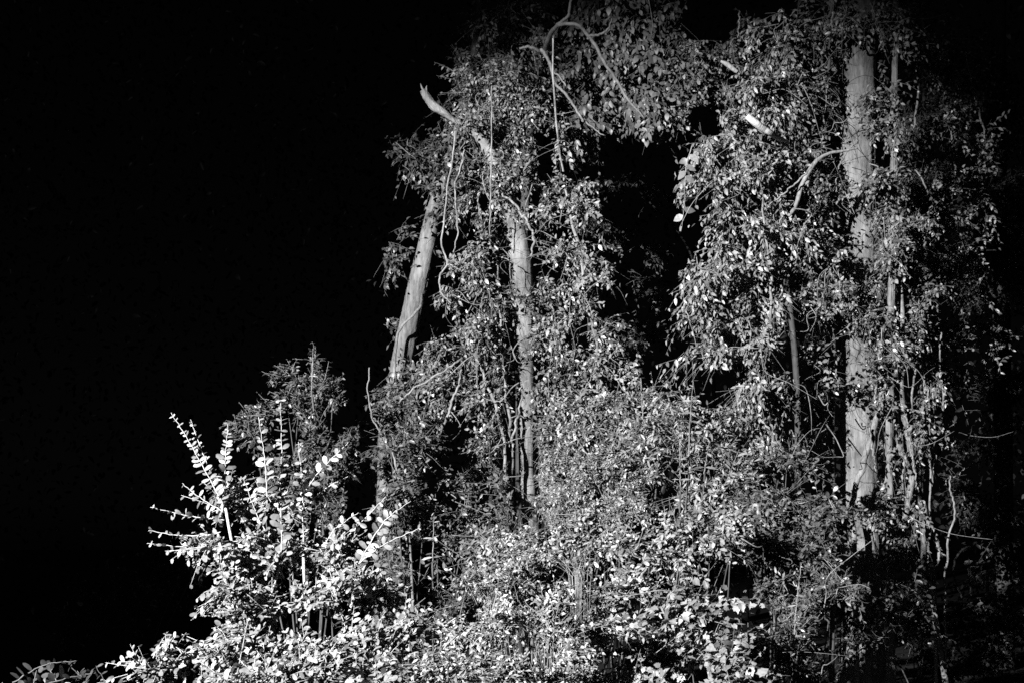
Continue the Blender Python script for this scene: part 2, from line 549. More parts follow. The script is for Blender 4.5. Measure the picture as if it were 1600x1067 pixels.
        pos, ax, nr, L = pos[kk], ax[kk], nr[kk], L[kk]
        keep = np.ones(len(L), bool)
        if n_parts:
            rel = pos - CAM
            d = rel @ F_AX
            u = 800 + rel @ R_AX / d * FPX; w = 533.5 - rel @ U_AX / d * FPX
            inside = (u > 0) & (u < 1600) & (w > 0) & (w < 1067)
            facing = np.abs(np.sum(unit(rel) * nr, -1))
            score = (L / d) * (.35 + facing) * np.exp(-(d - d.min()) / front) * inside
            n_parts = min(n_parts, int(inside.sum()))
            pick = np.argsort(-score)[:n_parts]
            keep[pick] = False
            for i in pick:
                a, b = ax[i], nr[i]; c = np.cross(b, a)
                lo = bpy.data.objects.new('leaf', single_leaf(self.kind, self.mat, self.ratio, int(RNG.integers(0, 6))))
                lo.parent = self.root
                lo.location = pos[i] - off
                lo.rotation_mode = 'QUATERNION'
                lo.rotation_quaternion = Matrix(((a[0], c[0], b[0]), (a[1], c[1], b[1]), (a[2], c[2], b[2]))).to_quaternion()
                lo.scale = (L[i], L[i], L[i])
                link(lo)
        pos, ax, nr, L = pos[keep], ax[keep], nr[keep], L[keep]
        if len(L):
            n = len(L)
            me = leaf_mesh('foliage', TEMPL[self.kind], pos, ax, nr, L, L * self.ratio * RNG.uniform(.8, 1.15, n),
                           RNG.uniform(-.05, .4, n), RNG.uniform(-.1, .5, n), self.mat)
            add_mesh('foliage', me, self.root, True)
        return self


def ground_base(px, d):
    p = P(px, 800, d)
    return (p[0], p[1], 0.0)


# ================================================================== SETTING
def ground():
    n = 90
    gx = np.sign(np.linspace(-1, 1, n)) * np.abs(np.linspace(-1, 1, n)) ** 2.2 * 220
    gy = np.sign(np.linspace(-1, 1, n)) * np.abs(np.linspace(-1, 1, n)) ** 2.2 * 220 + 10
    X, Y = np.meshgrid(gx, gy)
    Z = -.05 + .05 * np.sin(X * 1.7 + 2 * np.sin(Y * .8)) * np.cos(Y * 1.3) - .02
    v = np.stack([X, Y, Z], -1).reshape(-1, 3)
    i = np.arange(n * n).reshape(n, n)
    q = np.stack([i[:-1, :-1], i[:-1, 1:], i[1:, 1:], i[1:, :-1]], -1).reshape(-1, 4)
    me = np_mesh('ground', v, q.ravel(), np.arange(len(q)) * 4, np.full(len(q), 4), M_SOIL)
    o = add_mesh('ground', me); o['kind'] = 'structure'


ground()


# ================================================================== TREES
# pale trunk that bends over to a broken stub
t2 = empty('dead_tree', ground_base(838, 12.5), 'pale dead trunk in the middle, bending over to a bare broken stub', 'tree')
limb('trunk', [(846, 1130, 17), (838, 900, 15), (831, 830, 13), (823, 740, 12), (821, 640, 13), (819, 560, 15), (816, 480, 17), (813, 420, 18.5), (806, 370, 17), (793, 310, 13)], M_BARK, t2, 40, 240, rough=.04, depth=12.5)
limb('limb', [(793, 311, 12), (776, 262, 10), (758, 228, 9), (738, 204, 6)], M_BARK, t2, 14, 26, rough=.07, depth=12.5)
limb('limb', [(738, 204, 6), (712, 190, 3.4), (696, 178, 4.4), (680, 168, 6.4), (668, 154, 6), (661, 141, 4.4)], M_BARK, t2, 32, 60, rough=.16, depth=12.5)
limb('splinter', [(664, 146, 2.2), (659, 137, 1.6), (657, 131, .4)], M_BARK, t2, 6, 10, depth=12.5)
limb('splinter', [(667, 149, 2.2), (666, 139, 1.6), (667, 134, .3)], M_BARK, t2, 6, 10, depth=12.5)
# leaning trunk on the left
t1 = empty('leaning_tree', ground_base(604, 14), 'grey trunk leaning right with a thin vine curled across it', 'tree')
limb('trunk', [(604, 1120, 24), (610, 720, 20), (618, 630, 17), (633, 540, 16), (650, 455, 14.5), (669, 370, 12.5), (690, 290, 12), (716, 210, 10), (736, 120, 7), (748, 30, 6), (752, -60, 5.5)], M_BARK, t1, 40, 240, rough=.06, depth=14)
v1 = empty('curling_vine', ground_base(620, 13.7), 'thin pale vine curled diagonally across the leaning trunk', 'vine')
limb('stem', [(616, 760, 3, 13.65), (616, 600, 3, 13.7), (620, 530, 3, 13.7), (630, 508, 2.6, 13.66), (648, 490, 2.6, 13.66), (658, 474, 2.6, 13.75), (658, 445, 2.2, 14.1), (650, 400, 2, 14.2)], M_VINE, v1, 6, 60, wob=.006)
# big pale trunk on the right
t3 = empty('broad_tree', ground_base(1345, 12.2), 'broad pale straight trunk, widest of the trunks, half hidden in ivy', 'tree')
limb('trunk', [(1350, 1120, 36), (1345, 880, 31), (1343, 760, 29), (1342, 700, 28), (1341, 560, 27), (1340, 400, 26.5), (1339, 330, 26), (1339, 240, 26), (1341, 160, 25.5), (1344, 85, 25), (1349, 0, 24), (1352, -80, 23)], M_BARK, t3, 52, 260, rough=.04, depth=12.2)
t4 = empty('rough_tree', ground_base(1392, 11.9), 'narrow rough trunk right behind the broad pale one', 'tree')
limb('trunk', [(1392, 1100, 9), (1390, 700, 7), (1392, 500, 6.5), (1396, 300, 6.5), (1399, 100, 6), (1402, -70, 5.5)], M_TWIG, t4, 32, 140, rough=.2, depth=11.9)
# ---- overhanging broadleaf tree at the top
oh = Plant('broadleaf_tree', 'overhanging tree with large pale hanging leaves across the top', 'tree', ground_base(850, 13.6), M_BOUGH, 'point', leaf=.08, ratio=.62)
limb('trunk', [(838, 1100, 12, 14.6), (826, 700, 10, 14.6), (820, 480, 9, 14.6), (818, 380, 7, 14.4), (826, 230, 6, 14.2), (840, 120, 6, 14), (846, 95, 6.5, 13.7), (844, 20, 4, 13.9), (838, -70, 3, 13.9)], M_BARKD, oh.root, 12, 60, rough=.06)
limb('branch', [(846, 95, 6, 13.7), (858, 60, 5, 13.2), (872, 40, 3.8, 12.9), (893, 38, 3.4, 12.8), (910, 45, 3.2, 12.8), (926, 66, 3.4, 12.8), (943, 95, 3, 12.7), (962, 125, 2.8, 12.7), (985, 160, 2.4, 12.6), (1006, 185, 1.6, 12.6)], M_TWIG, oh.root, 8, 60, wob=.01)
limb('branch', [(870, 40, 3.6, 12.9), (888, 24, 3, 12.9), (893, -10, 2.4, 12.9), (904, -40, 2, 12.9)], M_TWIG, oh.root, 7, 30, wob=.01)
limb('branch', [(920, 56, 3, 12.8), (935, 55, 2.4, 12.8), (950, 46, 2, 12.8), (956, 30, 1.4, 12.8)], M_TWIG, oh.root, 6, 24, wob=.008)
limb('branch', [(852, 85, 3.2, 12.6), (828, 74, 3, 12.5), (812, 76, 2, 12.5)], M_TWIG, oh.root, 6, 20, wob=.008)
limb('branch', [(845, 78, 3.6, 12.5), (858, 95, 3, 12.4), (866, 128, 2.8, 12.4), (886, 150, 2.6, 12.4), (904, 178, 2.3, 12.4), (925, 200, 1.6, 12.4), (945, 212, 1, 12.4)], M_TWIG, oh.root, 7, 50, wob=.012)
limb('branch', [(858, 95, 2.4, 12.4), (862, 110, 2, 12.4), (874, 120, 1.8, 12.4), (884, 135, 1.4, 12.4)], M_TWIG, oh.root, 6, 24, wob=.01)
HG = dict(bias=(-.6, -.4, .65), jit=.34, hang=.45, droop=.3)
FR = dict(bias=(-.3, -.85, .45), jit=.38, hang=.8, spread=.55, droop=.35)
for b in [(980, 40, 12.9, 75, 55), (1025, 110, 12.8, 60, 60), (960, 110, 13.1, 70, 60), (1000, 165, 12.6, 70, 40), (1010, 195, 12.5, 50, 24), (900, 110, 13.3, 50, 60), (895, 185, 13.0, 45, 30), (1050, 60, 13, 36, 50), (935, 10, 13.2, 60, 40)]:
    oh.blob(b[0], b[1], b[2] + .35, b[3], b[4], rz=.42, cov=.95, k=6, up=-.1, **FR)
oh.tendrils(14, drop=.3)
oh.finish(300)
o2 = Plant('slender_tree', 'slender tree of small dim leaves behind the overhanging boughs', 'tree', ground_base(850, 15), M_MID, 'ovate', leaf=.06)
limb('trunk', [(812, 1060, 7), (812, 500, 6), (814, 350, 5), (830, 100, 3), (836, -60, 2)], M_BARKD, o2.root, 8, 40, depth=15)
for b in [(840, 30, 14.5, 70, 60), (900, 140, 14.5, 80, 80), (780, 60, 14.5, 60, 60), (960, 60, 14.6, 90, 70)]:
    o2.blob(*b, rz=.5, cov=.8, **FR)
for b in [(760, 30, 13.6, 50, 34), (715, 80, 13.6, 30, 34), (800, 10, 13.6, 40, 30), (836, 60, 13.5, 22, 50), (826, 170, 13.4, 26, 60), (800, 110, 13.4, 40, 50)]:
    o2.blob(*b, rz=.15, cov=.9, **HG)
o2.finish()

# ================================================================== VINES ON THE TREES
ivy = Plant('climbing_ivy', 'dense small-leaved creeper covering the dead trunk', 'creeper', ground_base(805, 12.2), M_MID, 'ovate', leaf=.052, ratio=.6)
limb('stem', [(800, 1120, 5), (800, 830, 4), (799, 720, 3.2), (795, 650, 3), (786, 580, 2.4), (780, 480, 2), (776, 400, 1.4)], M_VINE, ivy.root, 6, 60, wob=.02, depth=12.2)
limb('stem', [(790, 1120, 5), (790, 800, 4), (788, 700, 3), (775, 640, 3), (757, 590, 2.5), (740, 560, 2)], M_VINE, ivy.root, 6, 60, wob=.02, depth=12.1)
limb('stem', [(800, 690, 2.6), (806, 660, 2.6), (812, 640, 2), (816, 600, 1.6)], M_VINE, ivy.root, 6, 20, wob=.02, depth=12)
for b in [(760, 130, 12.6, 62, 50), (728, 190, 12.7, 45, 45), (800, 185, 12.6, 42, 55), (790, 260, 12.4, 42, 45), (755, 300, 12.3, 45, 50), (760, 380, 12.3, 42, 55),
          (730, 440, 12.3, 42, 45), (765, 470, 12.2, 45, 50), (740, 530, 12.2, 60, 45), (850, 300, 12.5, 26, 50), (842, 470, 12.6, 20, 60), (690, 560, 12.4, 45, 40), (790, 590, 12.3, 26, 60), (865, 590, 12.3, 40, 55), (845, 520, 12.2, 30, 40), (770, 630, 12.2, 55, 50), (700, 620, 12.3, 50, 35), (760, 710, 12.1, 50, 60), (860, 680, 12.3, 30, 60)]:
    ivy.blob(*b, rz=.32, cov=1.15, k=7, **HG)
# small patches in front of the trunk itself
for b in [(822, 470, 12.25, 15, 22), (820, 555, 12.2, 16, 18), (826, 665, 12.2, 12, 8), (832, 690, 12.2, 14, 10), (824, 735, 12.2, 16, 14), (838, 790, 12.2, 15, 16), (800, 335, 12.2, 22, 16), (715, 190, 12.15, 24, 13), (728, 200, 12.1, 12, 10), (775, 265, 12.2, 14, 20), (738, 205, 12.25, 8, 6)]:
    ivy.blob(*b, rz=.08, cov=1.0, k=5, **HG)
ivy.tendrils(60)
ivy.finish(300)

tl = Plant('hanging_creeper', 'sparse dim creeper hanging round the top of the leaning trunk', 'creeper', ground_base(660, 13.8), M_DARK, 'ovate', leaf=.07, ratio=.6)
limb('stem', [(640, 1100, 4), (648, 640, 3), (668, 420, 2.5), (690, 300, 2), (700, 240, 1.6)], M_BARKD, tl.root, 6, 50, wob=.03, depth=14.4)
for b in [(690, 235, 13.6, 40, 40), (665, 260, 13.9, 36, 50), (640, 230, 14, 50, 50), (690, 310, 13.9, 26, 36), (612, 390, 14, 30, 50), (640, 570, 13.8, 16, 30), (660, 590, 13.6, 36, 30), (600, 470, 14.2, 25, 70), (636, 640, 13.6, 34, 30), (620, 700, 13.5, 40, 36), (690, 330, 13.7, 22, 30), (712, 240, 13.6, 26, 30), (720, 150, 13.8, 30, 40), (690, 290, 13.7, 22, 26), (635, 590, 13.7, 26, 26), (624, 620, 13.6, 30, 26), (672, 385, 13.6, 16, 12), (655, 430, 13.7, 8, 8), (640, 520, 13.6, 14, 10)]:
    tl.blob(*b, rz=.3, cov=.6, k=6, **HG)
tl.tendrils(14)
tl.finish(300)

lc = Plant('leafy_liana', 'long straight rope-like liana with leafy tufts, right of the dead trunk', 'liana', ground_base(958, 11.9), M_PALE, 'ovate', leaf=.055, ratio=.6)
limb('stem', [(865, 60, 1.6), (864, 130, 1.8), (870, 200, 2), (879, 262, 2), (885, 310, 2.4), (893, 345, 3), (905, 385, 3.4), (910, 425, 3.4), (917, 470, 3.4), (926, 510, 3.4), (935, 555, 3), (942, 600, 3), (952, 650, 2.5), (965, 760, 2.5), (975, 1120, 4)], M_VINE, lc.root, 6, 110, wob=.012, depth=11.9)
for b in [(895, 300, 12, 40, 22), (880, 325, 12, 40, 30), (912, 330, 11.9, 30, 22), (920, 385, 11.9, 26, 14), (880, 400, 12.1, 36, 40), (935, 410, 11.9, 34, 22), (945, 440, 11.9, 26, 22), (905, 450, 12, 46, 30), (895, 500, 12, 45, 34), (930, 520, 11.9, 34, 26), (950, 565, 11.9, 44, 24), (985, 590, 11.9, 24, 18), (920, 575, 12, 45, 35), (900, 620, 12.1, 34, 40), (875, 240, 12.1, 14, 16), (880, 210, 12, 14, 40)]:
    lc.blob(*b, rz=.25, cov=1.0, k=7, **HG)
lc.tendrils(20)
lc.finish(300)

# big vine curtain left of the broad trunk
gm = Plant('vine_curtain', 'tall curtain of pale leafy vine bulging left of the broad trunk', 'vine', ground_base(1190, 11.4), M_PALE, 'ovate', leaf=.062, ratio=.55)
limb('stem', [(1212, 1120, 5), (1210, 720, 3.4), (1208, 600, 3.2), (1206, 510, 2.6), (1200, 400, 2.4), (1190, 300, 2), (1186, 240, 2)], M_VINE, gm.root, 6, 80, wob=.02, depth=11.2)
limb('stem', [(1225, 1120, 4), (1222, 730, 3), (1215, 690, 2.4), (1213, 640, 2)], M_VINE, gm.root, 6, 40, wob=.02, depth=11.2)
LF = dict(bias=(-.75, -.3, .65), jit=.3, hang=.55, droop=.35, spread=.7)
for b in [(1185, 120, 11.8, 45, 30), (1160, 150, 11.8, 36, 34), (1215, 70, 11.9, 40, 36), (1195, 45, 11.9, 22, 22), (1200, 160, 11.7, 60, 45), (1130, 200, 11.7, 26, 24),
          (1105, 230, 11.6, 40, 28), (1160, 240, 11.6, 60, 42), (1120, 285, 11.5, 46, 30), (1190, 300, 11.5, 62, 52), (1140, 340, 11.4, 48, 38), (1120, 395, 11.3, 44, 32), (1190, 390, 11.4, 66, 56),
          (1100, 440, 11.2, 42, 34), (1160, 455, 11.3, 64, 50), (1085, 485, 11.2, 40, 26), (1115, 515, 11.2, 42, 24), (1180, 530, 11.3, 60, 56), (1135, 555, 11.3, 36, 28), (1080, 555, 11.4, 32, 24), (1180, 600, 11.3, 56, 40), (1230, 580, 11.4, 50, 60), (1215, 670, 11.4, 56, 50)]:
    gm.blob(*b, rz=.42, cov=1.5, k=8, lean=(-.35, -.1, -.3), **LF)
gm.tendrils(45)
gm.finish(300)
g2 = Plant('ivy_mantle', 'mid grey ivy wrapped round the upper half of the broad trunk', 'ivy', ground_base(1290, 12), M_MID, 'ovate', leaf=.052, ratio=.6)
limb('stem', [(1300, 1120, 5), (1302, 700, 4), (1298, 450, 3.4), (1288, 250, 3), (1296, 60, 2.4), (1302, -40, 2)], M_BARKD, g2.root, 6, 70, wob=.03, depth=11.95)
for b in [(1250, 60, 12.1, 45, 60), (1290, 40, 12.1, 44, 50), (1340, 40, 11.9, 55, 42), (1280, 130, 12.0, 36, 55), (1240, 150, 12, 40, 60), (1260, 230, 12, 44, 50), (1292, 210, 12, 22, 60), (1250, 310, 11.9, 50, 55), (1295, 310, 11.9, 24, 50), (1260, 400, 11.8, 56, 56), (1320, 400, 11.7, 40, 34), (1270, 480, 11.7, 45, 50), (1330, 465, 11.7, 34, 26), (1280, 560, 11.7, 40, 50), (1270, 640, 11.7, 42, 55), (1380, 80, 12.2, 45, 50), (1385, 20, 12.4, 45, 40), (1350, 150, 11.85, 32, 12), (1340, 195, 11.85, 26, 10), (1372, 190, 11.9, 20, 40), (1362, 275, 11.9, 20, 34), (1375, 340, 12, 28, 40), (1370, 420, 11.9, 34, 40), (1365, 500, 11.8, 36, 46), (1370, 580, 11.8, 34, 40), (1338, 600, 11.85, 22, 12), (1350, 640, 11.8, 26, 14), (1375, 640, 11.9, 24, 30), (1330, 290, 11.9, 18, 6), (1345, 805, 11.8, 36, 28), (1385, 790, 12, 26, 50), (1300, 700, 11.7, 20, 40), (1398, 45, 11.75, 14, 24), (1396, 190, 11.75, 14, 40), (1394, 340, 11.75, 16, 40), (1360, 170, 11.85, 20, 14), (1358, 300, 11.85, 20, 26), (1330, 190, 11.85, 14, 8), (1352, 235, 11.85, 16, 6), (1396, 140, 11.75, 10, 16), (1396, 280, 11.75, 14, 40), (1394, 400, 11.75, 16, 60), (1392, 520, 11.75, 18, 50), (1400, 610, 11.8, 22, 40), (1392, 720, 11.8, 10, 40), (1410, 680, 11.8, 12, 16), (1430, 800, 11.85, 18, 30), (1405, 850, 11.8, 26, 36), (1440, 640, 11.9, 16, 60), (1452, 590, 11.9, 10, 30), (1440, 480, 12, 20, 60), (1425, 360, 12, 22, 50)]:
    g2.blob(*b, rz=.28, cov=1.25, k=7, **HG)
g2.tendrils(60)
g2.finish(300)

# ---- bridge of small leaves between the two crowns
br = Plant('small_leaved_tree', 'small-leaved tree bridging the gap between overhanging boughs and curtain', 'tree', ground_base(1090, 13.2), M_MID, 'oval', leaf=.055)
limb('trunk', [(1240, 1100, 7), (1245, 600, 5), (1200, 300, 3.5), (1150, 160, 2.6), (1090, 90, 1.6)], M_BARKD, br.root, 8, 40, depth=14.2)
for b in [(1085, 120, 13, 45, 40), (1065, 165, 13, 36, 30), (1120, 80, 13, 50, 26), (1110, 130, 13, 40, 30), (1165, 40, 13.2, 26, 20), (1060, 95, 13, 30, 40)]:
    br.blob(*b, rz=.35, cov=1.0, k=7, **HG)
br.finish(200)

# hanging strand of big single leaves
hs = Plant('leaf_strand', 'hanging strand of single large pale leaves against the dark gap', 'vine', ground_base(1068, 10.9), M_PRIVET, 'point', leaf=.08)
hs.shoot('stem', [(1082, 225), (1072, 262), (1070, 300), (1068, 335), (1064, 362)], 10.9, M_VINE, 18, 9, r=1.1, ratio=.62, up=.3, both=False, kind='point', taper=.1, droop=.3, rag=.3, face=1.0)
hs.finish()

# ---- lianas, sticks
def liana(name, label, ctrl, d, cat='liana', mat=None, wob=.014, group=None, part='stem', sides=6):
    r = empty(name, ground_base(ctrl[-1][0], d), label, cat, group)
    limb(part, ctrl, mat or M_VINE, r, sides, 70, wob=wob, depth=d, rough=.08)
    return r


def more(root, ctrl, d, mat=None, part='branch', wob=.012, sides=6):
    limb(part, ctrl, mat or M_VINE, root, sides, 50, wob=wob, depth=d, rough=.08)


r = liana('looping_vine', 'thin pale vine hanging left of the dead trunk and looping at its end', [(712, 205, 1.4), (706, 250, 1.6), (699, 300, 1.8), (693, 345, 1.8), (691, 385, 1.8), (698, 412, 1.8), (688, 430, 2), (686, 446, 1.8), (694, 462, 1.8), (704, 475, 1.4)], 12, 'vine')
more(r, [(726, 235, 1.4), (720, 262, 1.6), (711, 290, 1.6), (713, 330, 1.6), (715, 365, 1.4), (708, 395, 1.3)], 12)
more(r, [(698, 412, 1.4), (712, 418, 1.4), (722, 424, 1)], 12)
liana('plumb_vine', 'thin straight vine hanging plumb before the bent limb', [(768, 135, 1.2), (768, 200, 1.2), (767, 270, 1.4), (766, 330, 1.4), (764, 372, 1)], 12, 'vine', wob=.006)
liana('arched_stem', 'bare pale stem arching down beside the dead trunk top', [(784, 306, 1.8), (800, 315, 2.2), (815, 335, 2.4), (830, 358, 2.6), (834, 378, 2.4), (829, 400, 2)], 12, 'vine')
liana('leaning_stick', 'pale stick leaning in front of the creeper below the leaning trunk', [(722, 578, 2), (712, 612, 2.4), (700, 645, 2.6), (684, 688, 2.4), (668, 722, 2), (650, 742, 1.6)], 11.7, 'stick')
liana('slanting_stick', 'pale slanting stick under the creeper, above the leaning stick', [(722, 560, 1.8), (700, 575, 2), (672, 592, 2), (640, 612, 1.8), (622, 632, 1.6)], 11.9, 'stick')
r = liana('bare_sapling', 'thin bare wavy sapling standing before the dark gap', [(577, 575, 1.2), (575, 600, 1.4), (578, 640, 1.6), (590, 668, 1.6), (606, 695, 1.8), (617, 720, 2), (626, 750, 2), (634, 780, 2), (655, 1090, 3)], 10.5, 'sapling', M_TWIG)
more(r, [(580, 650, 1.2), (592, 660, 1), (600, 668, .8)], 10.5, M_TWIG)
more(r, [(606, 695, 1.2), (600, 672, 1), (594, 664, .8)], 10.5, M_TWIG)
r = liana('curved_bough', 'curved bare pale bough poking out left of the broad trunk', [(1340, 232, 2.2), (1318, 236, 2.6), (1296, 240, 3.2), (1278, 250, 4), (1264, 268, 4.2), (1253, 290, 4.4), (1247, 310, 4.4), (1240, 328, 4), (1232, 338, 3)], 11.3, 'branch', M_VINE, wob=.004)
more(r, [(1340, 222, 1.4), (1330, 230, 1.6), (1316, 250, 1.6), (1308, 275, 1.4), (1306, 300, 1)], 11.6, M_TWIG)
more(r, [(1268, 262, 1.8), (1245, 285, 1.6), (1222, 305, 1.4), (1200, 322, 1)], 11.2)
r = liana('broken_branch', 'short broken bare branch stub, brightest wood in the vine curtain', [(1167, 182, 5, 10.85), (1180, 192, 6, 10.85), (1192, 201, 6, 10.9), (1208, 211, 4.6, 11), (1230, 224, 4, 11.5)], 11, 'branch', M_PALEWOOD, wob=0)
more(r, [(1208, 211, 3), (1226, 226, 2.2), (1240, 238, 1.6)], 11.3)
liana('splintered_branch', 'small splintered bare branch above the broken branch stub', [(1126, 96, 2), (1136, 101, 4), (1145, 108, 4), (1152, 113, 3)], 11.4, 'branch', M_BARE, wob=0)
liana('upright_twig', 'lone upright twig standing out at the top of the gap', [(1155, 17, 1.2), (1155, 35, 1.4), (1153, 60, 1.4)], 12.4, 'twig')
liana('hooked_vine', 'hooked vine end in the ivy above the broad trunk', [(1302, 20, 2), (1299, 36, 2), (1302, 47, 2.2), (1310, 48, 2), (1318, 44, 1.6)], 11.5, 'vine')
r = liana('clinging_root', 'thick pale vine stem clinging diagonally to the broad trunk foot', [(1382, 560, 4, 11.9), (1378, 620, 5, 11.9), (1368, 660, 6, 11.8), (1358, 695, 6, 11.75), (1347, 730, 6, 11.75), (1336, 765, 5.5, 11.75), (1330, 800, 5, 11.8), (1335, 860, 5, 11.8), (1340, 1110, 6, 11.8)], 11.8, sides=8)
more(r, [(1359, 668, 2.2), (1362, 695, 2.2), (1366, 715, 2), (1368, 735, 1.5)], 11.7)
r = liana('twisted_liana', 'thickest twisted liana hanging free right of the broad trunk', [(1402, 330, 4), (1404, 420, 5), (1409, 520, 5.5), (1408, 600, 6), (1414, 660, 6), (1423, 705, 7), (1426, 745, 6.5), (1419, 785, 6), (1412, 815, 5), (1418, 845, 4.5), (1434, 880, 5), (1446, 915, 5), (1462, 960, 5), (1480, 1080, 6)], 12.0, sides=9)
more(r, [(1390, 645, 3.5), (1402, 690, 4.5), (1414, 715, 5), (1424, 740, 4)], 11.95, part='stem')
more(r, [(1416, 645, 1.6), (1421, 690, 1.8), (1430, 740, 1.8), (1432, 762, 1.4)], 11.9, part='stem')
r = liana('forked_liana', 'lumpy forked liana just right of the thickest twisted one', [(1436, 755, 2.4), (1444, 790, 3), (1452, 815, 5), (1462, 840, 6), (1467, 860, 3.4), (1464, 880, 3), (1460, 905, 3), (1462, 1080, 4)], 12.2)
more(r, [(1464, 845, 2), (1472, 862, 1.6), (1478, 868, 1.2)], 12.2)
r = liana('spindly_sapling', 'spindly bare sapling with crossed twigs among the lianas', [(1486, 742, 1.4), (1484, 765, 1.8), (1491, 785, 2), (1490, 812, 2), (1481, 845, 2.2), (1480, 880, 2.2), (1476, 910, 2), (1478, 1080, 2.5)], 12.0, 'sapling')
more(r, [(1442, 716, 1.4), (1456, 732, 2), (1470, 748, 2.2), (1484, 760, 1.6)], 12.5)
more(r, [(1470, 756, 1.8), (1482, 748, 1.6), (1496, 742, 1.2), (1508, 730, .8)], 12.5)
r = liana('twin_vines', 'pair of slim straight vines hanging close together right of the lianas', [(1449, 440, 1.4), (1450, 560, 2.2), (1451, 640, 2.4), (1452, 720, 2)], 12.2, 'vine')
more(r, [(1456, 540, 1.6), (1458, 620, 2), (1459, 700, 1.6)], 12.2, part='stem')
liana('long_thin_vine', 'long thin vine slanting down in the dim upper right', [(1508, 80, 1.2), (1514, 110, 2), (1523, 145, 2), (1531, 180, 2), (1540, 218, 1.4)], 13.2, 'vine')
liana('short_thin_vine', 'thin wavering vine in dim leaves below the long slanting one', [(1486, 205, 1.2), (1489, 235, 1.8), (1493, 270, 1.8), (1502, 292, 1.6), (1510, 330, 1)], 13.2, 'vine')
liana('dim_vine', 'dim knotted vine beside the rough narrow trunk', [(1420, 30, 1.6), (1432, 90, 2), (1434, 140, 2.2), (1430, 190, 2.2), (1420, 240, 1.6), (1450, 300, 1.6)], 12.8, 'vine')
r = liana('bowed_stems', 'dim bowed stems arching up from the lower right darkness', [(1503, 932, 1.4), (1492, 905, 1.4), (1491, 880, 1.6), (1500, 862, 1.8), (1517, 852, 1.6)], 16.5, 'sapling', M_BARKD)
more(r, [(1518, 930, 1.6), (1514, 900, 1.6), (1516, 868, 1.4), (1530, 840, 1.2), (1545, 818, 1)], 16.5, M_BARKD)
more(r, [(1540, 940, 2), (1544, 900, 2.4), (1552, 870, 2), (1562, 850, 1.6)], 16.5, M_BARKD)

# ---- dim ivy masses on the right
rd = Plant('dim_ivy', 'dim dappled ivy thicket hanging right of the narrow rough trunk', 'ivy', ground_base(1450, 15.8), M_MID, 'ovate', leaf=.055, ratio=.6)
limb('stem', [(1440, 1080, 6), (1442, 600, 5), (1446, 300, 4), (1440, -40, 3)], M_VINE, rd.root, 7, 60, wob=.03, depth=16)
for b in [(1440, 60, 15.6, 50, 70), (1440, 180, 15.6, 45, 60), (1420, 300, 15.4, 40, 60), (1460, 290, 15.8, 50, 70), (1420, 440, 15.2, 44, 60), (1470, 430, 15.6, 44, 70), (1430, 550, 15.2, 45, 50), (1475, 570, 15.6, 36, 70), (1400, 690, 15, 24, 50), (1500, 120, 16, 50, 90)]:
    rd.blob(*b, rz=.35, cov=.9, k=7, **HG)
for b in [(1450, 100, 13, 44, 70), (1490, 200, 13.2, 44, 80), (1460, 330, 13, 40, 70), (1500, 400, 13.2, 40, 80), (1480, 560, 12.9, 40, 70), (1530, 300, 13.4, 36, 120), (1470, 690, 12.8, 34, 50), (1550, 560, 13.5, 30, 90)]:
    rd.blob(*b, rz=.4, cov=.3, k=6, **HG)
for x0, y0, y1, d in [(1383, 560, 830, 11.9), (1396, 600, 880, 12), (1407, 470, 860, 12.1), (1432, 520, 900, 12.1), (1440, 640, 930, 12.2), (1466, 520, 760, 12.2), (1416, 760, 950, 12), (1370, 780, 900, 11.8), (1425, 330, 560, 12.2)]:
    n_ = 6
    ys = np.linspace(y0, y1, n_); xs = x0 + np.cumsum(RNG.normal(2.5, 7, n_))
    r0 = RNG.uniform(1.0, 2.4)
    limb('stem', [(xs[i], ys[i], r0 * RNG.uniform(.7, 1.2), d) for i in range(n_)], M_VINE, rd.root, 6, 50, wob=.012, rough=.12)
rd.tendrils(20)
rd.finish(120)
rf = Plant('shaded_tree', 'nearly black tree mass along the right edge', 'tree', ground_base(1570, 18), M_SHADE_DARK, 'ovate', leaf=.07, ratio=.6)
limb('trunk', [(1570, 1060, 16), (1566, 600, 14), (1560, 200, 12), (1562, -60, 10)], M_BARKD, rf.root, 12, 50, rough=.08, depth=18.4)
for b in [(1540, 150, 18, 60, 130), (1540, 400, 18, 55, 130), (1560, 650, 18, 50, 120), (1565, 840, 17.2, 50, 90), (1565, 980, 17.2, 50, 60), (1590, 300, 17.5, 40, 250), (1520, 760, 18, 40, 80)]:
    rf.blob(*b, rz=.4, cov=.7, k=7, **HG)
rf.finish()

# ================================================================== BUSHES
SH = dict(bias=(-.35, -.35, .85), jit=.34, hang=.2, droop=.2)


def bush(name, label, px, d, mat, kind, leaf, blobs, parts=0, ratio=.55, stem_mat=None, tend=12, **kw):
    b = Plant(name, label, 'shrub', ground_base(px, d), mat, kind, leaf=leaf, ratio=ratio)
    args = dict(SH); args.update(kw)
    for q in blobs:
        b.blob(*q, **args)
        base = np.array(b.root.location)
        tgt = P(q[0], q[1], q[2])
        mid = base * .5 + tgt * .5 + np.array([RNG.normal(0, .06), RNG.normal(0, .06), -.05])
        pts = resample([base + np.array([RNG.normal(0, .05), RNG.normal(0, .05), -.05]), mid, tgt], 12)
        add_mesh('stem', tube_mesh('stem', pts[None], np.linspace(.009, .003, 12)[None], 6, stem_mat or M_BARKD), b.root)
    b.tendrils(tend, length=(.1, .45), r=.0028, drop=-.3)
    b.finish(parts)
    return b


